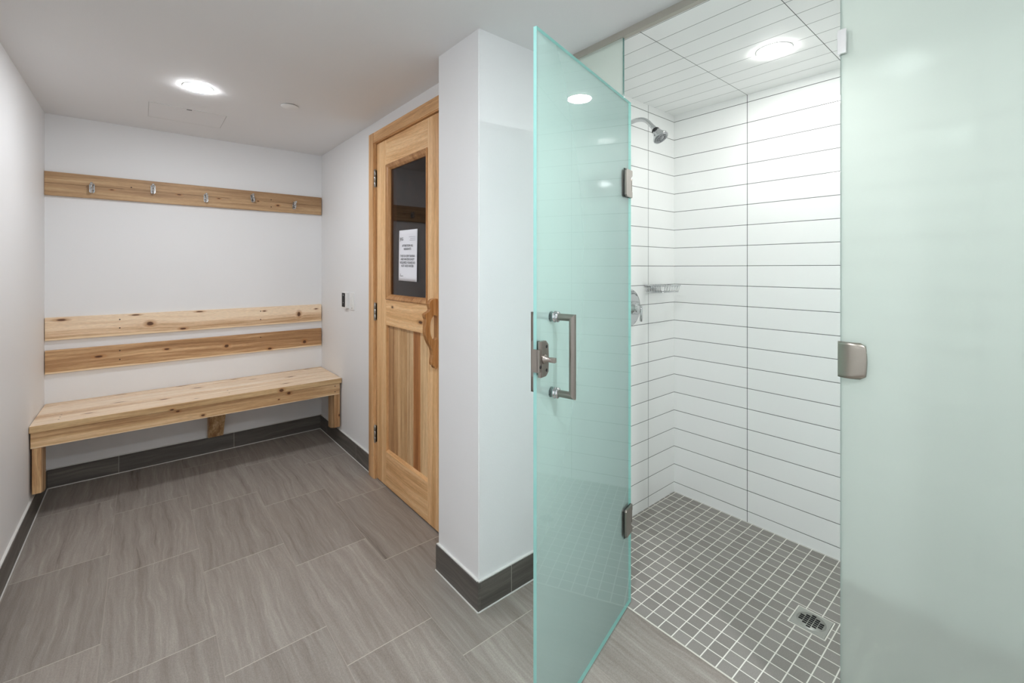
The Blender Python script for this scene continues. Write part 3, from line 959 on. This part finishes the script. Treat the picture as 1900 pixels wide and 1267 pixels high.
downlight(0.240, 0.380, ZC, 'unseen round ceiling light added above and behind the viewer', M_fill_n)  # unseen lamp, added to brighten the wall end and near floor
downlight(0.80, -0.70, ZC, 'unseen round ceiling light added far behind the viewer', M_fill_f)  # unseen lamp, added as fill and strengthened for the glass door

spr = thing('sprinkler_cover', 'small flat white round sprinkler cap on ceiling near the sauna door', 'sprinkler', (0.625, 2.655, ZC))
bm = bm_new(); lathe(bm, (0, 0, 0), (0, 0, -1), [(0.036, 0.0), (0.036, 0.0025)], 40)
obj('gap_shadow', bm, M_black, spr).name = 'collar_or_gap_shadow'  # black ring stands in for the shadow in the gap under the cap
bm = bm_new(); lathe(bm, (0, 0, 0), (0, 0, -1), [(0, 0.0025), (0.044, 0.0035), (0.044, 0.0055), (0.042, 0.0065), (0, 0.0065)], 48)
obj('cap', bm, M_white_pl, spr)

acc = thing('access_panel', 'faint square access panel set flush in the ceiling near the back wall', 'panel', (0.205, 3.215, ZC))
bm = bm_new(); box(bm, -0.175, 0.175, -0.145, 0.145, -0.0012, 0.0, bevel=0.0003); obj('panel_plate', bm, M_ceil, acc)
bm = bm_new()
for (x0, x1, y0, y1) in ((-0.178, 0.178, -0.1475, -0.1455), (-0.178, 0.178, 0.1455, 0.1475), (-0.178, -0.176, -0.1455, 0.1455), (0.176, 0.178, -0.1455, 0.1455)):
    box(bm, x0, x1, y0, y1, -0.0016, 0.0)
obj('border', bm, paint('panel_edge_paint', (0.55, 0.55, 0.54)), acc)
bm = bm_new(); box(bm, -0.012, 0.012, -0.142, -0.128, -0.003, -0.0012, bevel=0.0005); obj('latch', bm, simple('latch_grey', (0.15, 0.15, 0.15), 0.4), acc)

# ------------------------------------------------------------------ shower glass
GT = 0.010
def glass_slab(bm, x0, x1, y0, y1, z0, z1, etched):
    """etched: index in (-x,+x,-y,+y) of the frosted face; other broad face polished, rest edges"""
    vs = box(bm, x0, x1, y0, y1, z0, z1)
    for f in {f for v in vs for f in v.link_faces}:
        n = f.normal if f.normal.length > 0 else Vector((0, 0, 0))
        f.normal_update(); n = f.normal
        c_ = f.calc_center_median()
        if etched in ('-x', '+x'):
            s = -1 if etched == '-x' else 1
            if abs(c_.x - (x0 if s < 0 else x1)) < 1e-6: f.material_index = 0
            elif abs(c_.x - (x1 if s < 0 else x0)) < 1e-6: f.material_index = 1
            else: f.material_index = 2
        else:
            if abs(c_.y - y0) < 1e-6: f.material_index = 0
            elif abs(c_.y - y1) < 1e-6: f.material_index = 1
            else: f.material_index = 2

# fixed pane next to the white wall (hinge side)
gp = thing('glass_panel', 'narrow fixed frosted glass panel between the white wall end and the shower opening', 'glass panel', (XG, 1.18, 0))
bm = bm_new(); glass_slab(bm, -GT / 2, GT / 2, 1.013 - 1.18, YP - 1.18 - 0.001, 0.004, 2.138, '-x')
obj('pane', bm, [M_etch_panel, M_clear_panel, M_edge_dark], gp)
# large fixed pane on the right
gr = thing('glass_panel', 'large fixed frosted glass panel filling the right side beside the shower opening', 'glass panel', (XG, 0.03, 0))
bm = bm_new(); glass_slab(bm, -GT / 2, GT / 2, YS - 0.03 + 0.001, 0.336 - 0.03, 0.004, 2.138, '-x')
obj('pane', bm, [M_etch_panel, M_clear_panel, M_edge_dark], gr)
# strike on that pane
bm = bm_new()
prof = []
N = 14
y_edge, y_in = 0.340, 0.2835
for i in range(N + 1):
    s = i / N
    y = y_edge + (y_in - y_edge) * s
    x = -GT / 2 - 0.004 - 0.010 * math.sin(PI * (0.12 + 0.80 * s))
    prof.append((x, y - 0.03))
poly = prof + [(-GT / 2, y_in - 0.03), (-GT / 2, y_edge - 0.03)]
# plate: curved bulge with rounded free corners
z0p, z1p = 0.990, 1.081
rows = []
for j in range(13):
    u = j / 12
    z = z0p + (z1p - z0p) * u
    rowf, rowb = [], []
    for i in range(N + 1):
        s = i / N
        # rounded outline at the free end
        inset = 0.0
        dz = min(z - z0p, z1p - z)
        bulge = 0.0035 * (1 - (2 * u - 1) ** 2)
        rc = 0.010
        if dz < rc: inset = rc - math.sqrt(max(0, rc * rc - (rc - dz) ** 2))
        yy_in = y_in + inset - bulge
        y = y_edge + (yy_in - y_edge) * s
        x = -GT / 2 - 0.003 - 0.011 * math.sin(PI * (0.10 + 0.80 * s))
        rowf.append(bm.verts.new((x, y - 0.03, z))); rowb.append(bm.verts.new((-GT / 2 + 0.0002, y - 0.03, z)))
    rows.append((rowf, rowb))
for (f0, b0), (f1, b1) in zip(rows, rows[1:]):
    for i in range(N):
        f = bm.faces.new((f0[i], f0[i + 1], f1[i + 1], f1[i])); f.smooth = True
        bm.faces.new((b0[i], b1[i], b1[i + 1], b0[i + 1]))
    bm.faces.new((f0[0], f1[0], b1[0], b0[0])); bm.faces.new((f0[N], b0[N], b1[N], f1[N]))
for k in (0, -1):
    f_, b_ = rows[k]
    for i in range(N):
        bm.faces.new((f_[i], f_[i + 1], b_[i + 1], b_[i]))
obj('strike_plate', bm, metal_brushed('strike_nickel', srgb(166, 160, 150), 0.30, axis=1, scale=500), gr)['label'] = 'brushed nickel strike plate'
bm = bm_new(); box(bm, GT / 2, GT / 2 + 0.010, 0.285 - 0.03, 0.338 - 0.03, 0.993, 1.078, bevel=0.003); box(bm, -GT / 2, GT / 2, 0.336 - 0.03, 0.341 - 0.03, 0.993, 1.078)
obj('inner_strike_plate', bm, M_nickel, gr)
# bright clamp near the top of that pane
bm = bm_new()
box(bm, -GT / 2 - 0.009, -GT / 2, 0.322 - 0.03, 0.341 - 0.03, 1.822, 1.884, bevel=0.0015)
box(bm, GT / 2, GT / 2 + 0.009, 0.322 - 0.03, 0.341 - 0.03, 1.822, 1.884, bevel=0.0015)
box(bm, -GT / 2 - 0.001, GT / 2 + 0.001, 0.3362 - 0.03, 0.341 - 0.03, 1.824, 1.882)
obj('glass_clip', bm, simple('polished_clip', (0.9, 0.9, 0.9), 0.12, 0.6), gr)['label'] = 'small bright clip'

# swinging door: local x runs from the hinge to the free edge, local +y is the polished inner side
HX, HYY = 1.413, 0.996
ANG = PI + R(14.2)
sd = thing('shower_door', 'open frosted green-tinted glass shower door with bar pulls and latch', 'door', (HX, HYY, 0), ANG)
sd['kind'] = 'thing'
DW, DZ0, DZ1 = 0.652, 0.012, 1.895
bm = bm_new()
vs = box(bm, -0.006, DW, -GT, 0.0, DZ0, DZ1)
for f in {f for v in vs for f in v.link_faces}:
    c_ = f.calc_center_median()
    if abs(c_.y + GT) < 1e-6: f.material_index = 0
    elif abs(c_.y) < 1e-6: f.material_index = 1
    else: f.material_index = 2
obj('pane', bm, [M_etch_door, M_clear_door, M_edge], sd)
# back-to-back D pulls
def pull(sign):
    y0 = 0.0 if sign > 0 else -GT
    S = 0.562
    zt_, zb_ = 1.137, 0.929
    off = 0.056
    rr = 0.0095
    bm = bm_new()
    # mitred D: one tube along the path with sharp mitres
    P = [(S, y0 + sign * 0.004, zt_), (S, y0 + sign * off, zt_), (S, y0 + sign * off, zb_), (S, y0 + sign * 0.004, zb_)]
    seg = 24
    rings = []
    for i, p in enumerate(P):
        ring = []
        for k in range(seg):
            a = 2 * PI * k / seg
            ca, sa = math.cos(a) * rr, math.sin(a) * rr
            if i == 0: q = (p[0] + ca, p[1], p[2] + sa)
            elif i == 1: q = (p[0] + ca, p[1] + sign * sa, p[2] + sa)
            elif i == 2: q = (p[0] + ca, p[1] + sign * sa, p[2] - sa)
            else: q = (p[0] + ca, p[1], p[2] - sa)
            ring.append(bm.verts.new(q))
        rings.append(ring)
    for r0, r1 in zip(rings, rings[1:]):
        for k in range(seg):
            f = bm.faces.new((r0[k], r0[(k + 1) % seg], r1[(k + 1) % seg], r1[k])); f.smooth = True
    for r_ in rings[1:3]:
        for k in range(seg):
            e = bm.edges.get((r_[k], r_[(k + 1) % seg]))
            if e: e.smooth = False
    o = obj('handle', bm, M_nickel_h, sd)
    o['label'] = 'brushed nickel bar pull'
    ol = o.location
    for z in (zt_, zb_):
        bm = bm_new()
        lathe(bm, Vector((S, y0, z)) - ol, (0, sign, 0), [(0.0, 0), (0.0145, 0), (0.0155, 0.0015), (0.0155, 0.004), (0.0125, 0.006), (0.0125, 0.008), (0.0145, 0.009), (0.0145, 0.012), (0.0105, 0.014), (0.0096, 0.0145)], 32)
        obj('mounting_ring', bm, M_chrome, o)
pull(1); pull(-1)
# latch: plate clamped over the free edge, with thumb turn
lat = bm_new()
zL, zH = 0.987, 1.080
pts = [(0.648, 0.0, zL), (0.622, 0.0, zL), (0.611, 0.0, zL + 0.010), (0.609, 0.0, (zL + zH) / 2), (0.611, 0.0, zH - 0.010), (0.622, 0.0, zH), (0.648, 0.0, zH)]
prism(lat, pts, (0, 0.012, 0), bevel=0.002)
box(lat, 0.640, DW + 0.004, 0.0, 0.010, zL + 0.014, zH - 0.020, bevel=0.0015)
box(lat, DW, DW + 0.004, -GT, 0.006, zL + 0.014, zH - 0.020, bevel=0.0005)
latch = obj('latch', lat, M_nickel, sd)
latch['label'] = 'brushed nickel latch case'
lo = latch.location
bm = bm_new()
prism(bm, [tuple(Vector(p) - Vector((0, GT, 0)) - lo) for p in [(x, y, z) for x, y, z in pts]], (0, -0.010, 0), bevel=0.002)
obj('outer_plate', bm, M_nickel, latch)
bm = bm_new()
C0 = Vector((0.634, 0.012, 1.034)) - lo
lathe(bm, C0, (0, 1, 0), [(0.0, 0), (0.013, 0), (0.011, 0.004), (0.0065, 0.008), (0.0055, 0.024), (0, 0.024)], 24)
box(bm, C0.x - 0.005, C0.x + 0.005, C0.y + 0.016, C0.y + 0.034, C0.z - 0.0065, C0.z + 0.0065, bevel=0.002)
obj('thumb_turn', bm, M_nickel, latch)
for (x, z) in ((0.622, zH - 0.015), (0.622, zL + 0.016)):
    bm = bm_new()
    lathe(bm, Vector((x, 0.012, z)) - lo, (0, 1, 0), [(0.0, 0.0), (0.0042, 0.0), (0.0042, 0.0008), (0.0028, 0.0014), (0, 0.0014)], 16)
    obj('screw', bm, M_black, latch)
bm = bm_new()
lathe(bm, Vector((0.650, 0.010, zL + 0.028)) - lo, (0, 1, 0), [(0.0, 0.0), (0.004, 0.0), (0.004, 0.0008), (0, 0.001)], 16)
obj('screw', bm, M_black, latch)
# glass to glass hinges
for zc in (1.584, 0.333):
    bm = bm_new()
    h = 0.051
    # door-side plate with the notch cut for the pivot
    pts = [(0.056, 0, zc - h), (0.062, 0, zc - h + 0.006), (0.062, 0, zc + h - 0.006), (0.056, 0, zc + h), (0.0, 0, zc + h), (0.0, 0, zc + 0.030),
           (0.012, 0, zc + 0.022), (0.012, 0, zc - 0.022), (0.0, 0, zc - 0.030), (0.0, 0, zc - h)]
    prism(bm, pts, (0, 0.009, 0), bevel=0.0015)
    prism(bm, [(x, -GT, z) for x, y, z in pts], (0, -0.009, 0), bevel=0.0015)
    o = obj('hinge', bm, M_nickel, sd)
    ol = o.location
    bm = bm_new()
    cyl(bm, Vector((-0.010, -GT / 2, zc - 0.024)) - ol, Vector((-0.010, -GT / 2, zc + 0.024)) - ol, 0.008, 20, bev=0.001)
    obj('pivot', bm, M_nickel, o)
    bm = bm_new()
    box(bm, *[v - ol[i // 2] for i, v in enumerate((0.002, 0.0635, 0.0, 0.0022, zc - h - 0.001, zc + h + 0.001))])
    obj('gasket', bm, M_black, o)
# matching plates on the fixed pane
for zc in (1.584, 0.333):
    bm = bm_new()
    box(bm, -GT / 2 - 0.008, -GT / 2, 1.016 - 1.18, 1.066 - 1.18, zc - 0.045, zc + 0.045, bevel=0.0015)
    box(bm, GT / 2, GT / 2 + 0.008, 1.016 - 1.18, 1.066 - 1.18, zc - 0.045, zc + 0.045, bevel=0.0015)
    obj('hinge_plate', bm, M_nickel, gp)

# ------------------------------------------------------------------ shower fittings
SYW = YP
# head and arm
sh = thing('showerhead', 'chrome shower head on a bent arm high on the tiled side wall', 'shower head', (1.885, SYW, 2.00))
bm = bm_new()
lathe(bm, (0, 0, 0), (0, -1, 0), [(0.0, 0.0), (0.027, 0.0), (0.026, 0.003), (0.018, 0.008), (0.012, 0.010), (0.0, 0.010)], 32)
obj('flange', bm, M_chrome, sh)
arm = [Vector((0, -0.008, 0)), Vector((0, -0.050, 0.004)), Vector((0, -0.085, -0.002)), Vector((0, -0.110, -0.016)), Vector((0, -0.128, -0.035)), Vector((0, -0.146, -0.056))]
# smooth the arm
def smooth_path(P, n=6):
    out = []
    for i in range(len(P) - 1):
        p0 = P[max(i - 1, 0)]; p1 = P[i]; p2 = P[i + 1]; p3 = P[min(i + 2, len(P) - 1)]
        for k in range(n):
            t_ = k / n
            out.append(0.5 * ((2 * p1) + (-p0 + p2) * t_ + (2 * p0 - 5 * p1 + 4 * p2 - p3) * t_ ** 2 + (-p0 + 3 * p1 - 3 * p2 + p3) * t_ ** 3))
    out.append(P[-1])
    return out
bm = bm_new(); tube(bm, smooth_path(arm), 0.0105, 20)
obj('arm', bm, M_chrome, sh)
hd = Vector((0.03, -0.55, -0.80)).normalized()
h0_ = arm[-1]
bm = bm_new(); lathe(bm, h0_, hd, [(0.0, -0.006), (0.011, -0.006), (0.012, 0.002), (0.009, 0.005), (0.012, 0.010), (0.012, 0.012), (0.0, 0.012)], 24)
obj('ball_joint', bm, M_chrome, sh)
bm = bm_new(); lathe(bm, h0_, hd, [(0.0, 0.012), (0.015, 0.012), (0.0185, 0.018), (0.020, 0.030), (0.0, 0.030)], 28)
obj('black_collar', bm, M_black, sh).name = 'collar_or_gap_shadow'
bm = bm_new(); lathe(bm, h0_, hd, [(0.0, 0.028), (0.0205, 0.028), (0.024, 0.040), (0.031, 0.054), (0.0375, 0.063), (0.0385, 0.068), (0.036, 0.072), (0.034, 0.070), (0.0, 0.070)], 40)
obj('head_shell', bm, M_chrome, sh)
bm = bm_new(); lathe(bm, h0_, hd, [(0.0, 0.0705), (0.033, 0.0705), (0.032, 0.074), (0.026, 0.074), (0.024, 0.071), (0.013, 0.071), (0.012, 0.075), (0.0, 0.075)], 40)
dd, da_, db_ = frame_from(hd)
for k in range(10):
    a = 2 * PI * k / 10
    p = h0_ + dd * 0.070 + (da_ * math.cos(a) + db_ * math.sin(a)) * 0.0195
    cyl(bm, p, p + dd * 0.0055, 0.0030, 10)
obj('spray_face', bm, simple('spray_grey', (0.32, 0.33, 0.34), 0.3, 0.4), sh)

# mixer valve
mv = thing('shower_valve', 'round chrome mixer plate with lever on the tiled side wall', 'shower valve', (1.893, SYW, 1.069))
bm = bm_new(); lathe(bm, (0, 0, 0), (0, -1, 0), [(0.0, 0.0), (0.095, 0.0), (0.0955, 0.002), (0.094, 0.004), (0.080, 0.006), (0.040, 0.008), (0.0, 0.008)], 64)
obj('escutcheon', bm, M_chrome, mv)
bm = bm_new(); lathe(bm, (0, 0, 0), (0, -1, 0), [(0.030, 0.006), (0.030, 0.018), (0.027, 0.030), (0.022, 0.034), (0.022, 0.052), (0.020, 0.056), (0.0, 0.056)], 36)
obj('hub', bm, M_chrome, mv)
bm = bm_new(); cyl(bm, (0.0, -0.045, 0.0), (0.032, -0.050, 0.004), 0.006, 16, bev=0.001); cyl(bm, (0.034, -0.050, 0.012), (0.034, -0.050, -0.068), 0.0062, 18, bev=0.0015)
obj('lever', bm, M_chrome, mv)

# wire soap basket
sb = thing('soap_basket', 'chrome wire soap basket on tiled side wall beside the shower corner', 'basket', (2.105, SYW, 1.165))
BX0, BX1, BY0, BY1, BZ0, BZ1 = -0.083, 0.092, -0.118, -0.003, -0.020, 0.014
def rr_loop(x0, x1, y0, y1, z, r, n=5):
    P = []
    for (cx_, cy_, a0) in ((x1 - r, y1 - r, 0), (x0 + r, y1 - r, 90), (x0 + r, y0 + r, 180), (x1 - r, y0 + r, 270)):
        for i in range(n + 1):
            a = R(a0 + 90 * i / n)
            P.append((cx_ + r * math.cos(a), cy_ + r * math.sin(a), z))
    return P
bm = bm_new()
tube(bm, rr_loop(BX0, BX1, BY0, BY1, BZ1, 0.018), 0.0032, 10, closed=True)
obj('top_rail', bm, M_chrome, sb)
bm = bm_new()
ins = 0.010
tube(bm, rr_loop(BX0 + ins, BX1 - ins, BY0 + ins, BY1 - 0.004, BZ0, 0.014), 0.0022, 8, closed=True)
nW = 11
for i in range(nW):
    x = BX0 + 0.020 + (BX1 - BX0 - 0.040) * i / (nW - 1)
    tube(bm, [(x, BY1, BZ1), (x, BY1 - 0.002, BZ0), (x, BY0 + ins, BZ0), (x, BY0 + 0.001, BZ1)], 0.0014, 8)
for i in range(6):
    y = BY0 + 0.022 + (BY1 - BY0 - 0.040) * i / 5
    tube(bm, [(BX0 + 0.001, y, BZ1), (BX0 + ins, y, BZ0), (BX0 + ins + 0.01, y, BZ0)], 0.0014, 8)
    tube(bm, [(BX1 - 0.001, y, BZ1), (BX1 - ins, y, BZ0), (BX1 - ins - 0.01, y, BZ0)], 0.0014, 8)
obj('wire_cage', bm, M_chrome, sb)
bm = bm_new(); box(bm, BX0 + 0.06, BX1 - 0.06, -0.007, 0.0, -0.004, 0.018, bevel=0.002)
obj('wall_mount', bm, M_chrome, sb)

# floor drain
dr = thing('floor_drain', 'square grey drain plate with slotted round grate in the mosaic shower floor', 'drain', (1.842, 0.532, 0.0))
bm = bm_new(); box(bm, -0.0535, 0.0535, -0.0535, 0.0535, -0.001, 0.0025, bevel=0.001)
obj('plate', bm, M_drain, dr)
bm = bm_new(); lathe(bm, (0, 0, 0.0015), (0, 0, 1), [(0, 0), (0.045, 0), (0.045, 0.0018), (0, 0.0018)], 40)
obj('grate', bm, M_drain, dr)
bm = bm_new()
for i in range(-3, 4):
    for j in range(-3, 4):
        x = i * 0.0112; y = j * 0.0150
        if x * x + y * y < 0.0365 ** 2:
            box(bm, x - 0.0042, x + 0.0042, y - 0.0064, y + 0.0064, 0.0030, 0.0036, bevel=0)
obj('slot', bm, M_dark, dr)
bm = bm_new()
for (x0, x1, y0, y1) in ((-0.058, 0.058, -0.058, -0.0545), (-0.058, 0.058, 0.0545, 0.058), (-0.058, -0.0545, -0.0545, 0.0545), (0.0545, 0.058, -0.0545, 0.0545)):
    box(bm, x0, x1, y0, y1, -0.001, 0.0012)
obj('grout_border', bm, simple('grout', srgb(222, 220, 212), 0.8), dr)
# metal edge strip between the stone floor and the mosaic
bm = bm_new(); box(bm, XG + 0.001, XG + 0.006, YS, YP, -0.002, 0.0008)
struct('trim_3', bm, simple('grout_strip', srgb(205, 202, 192), 0.7))
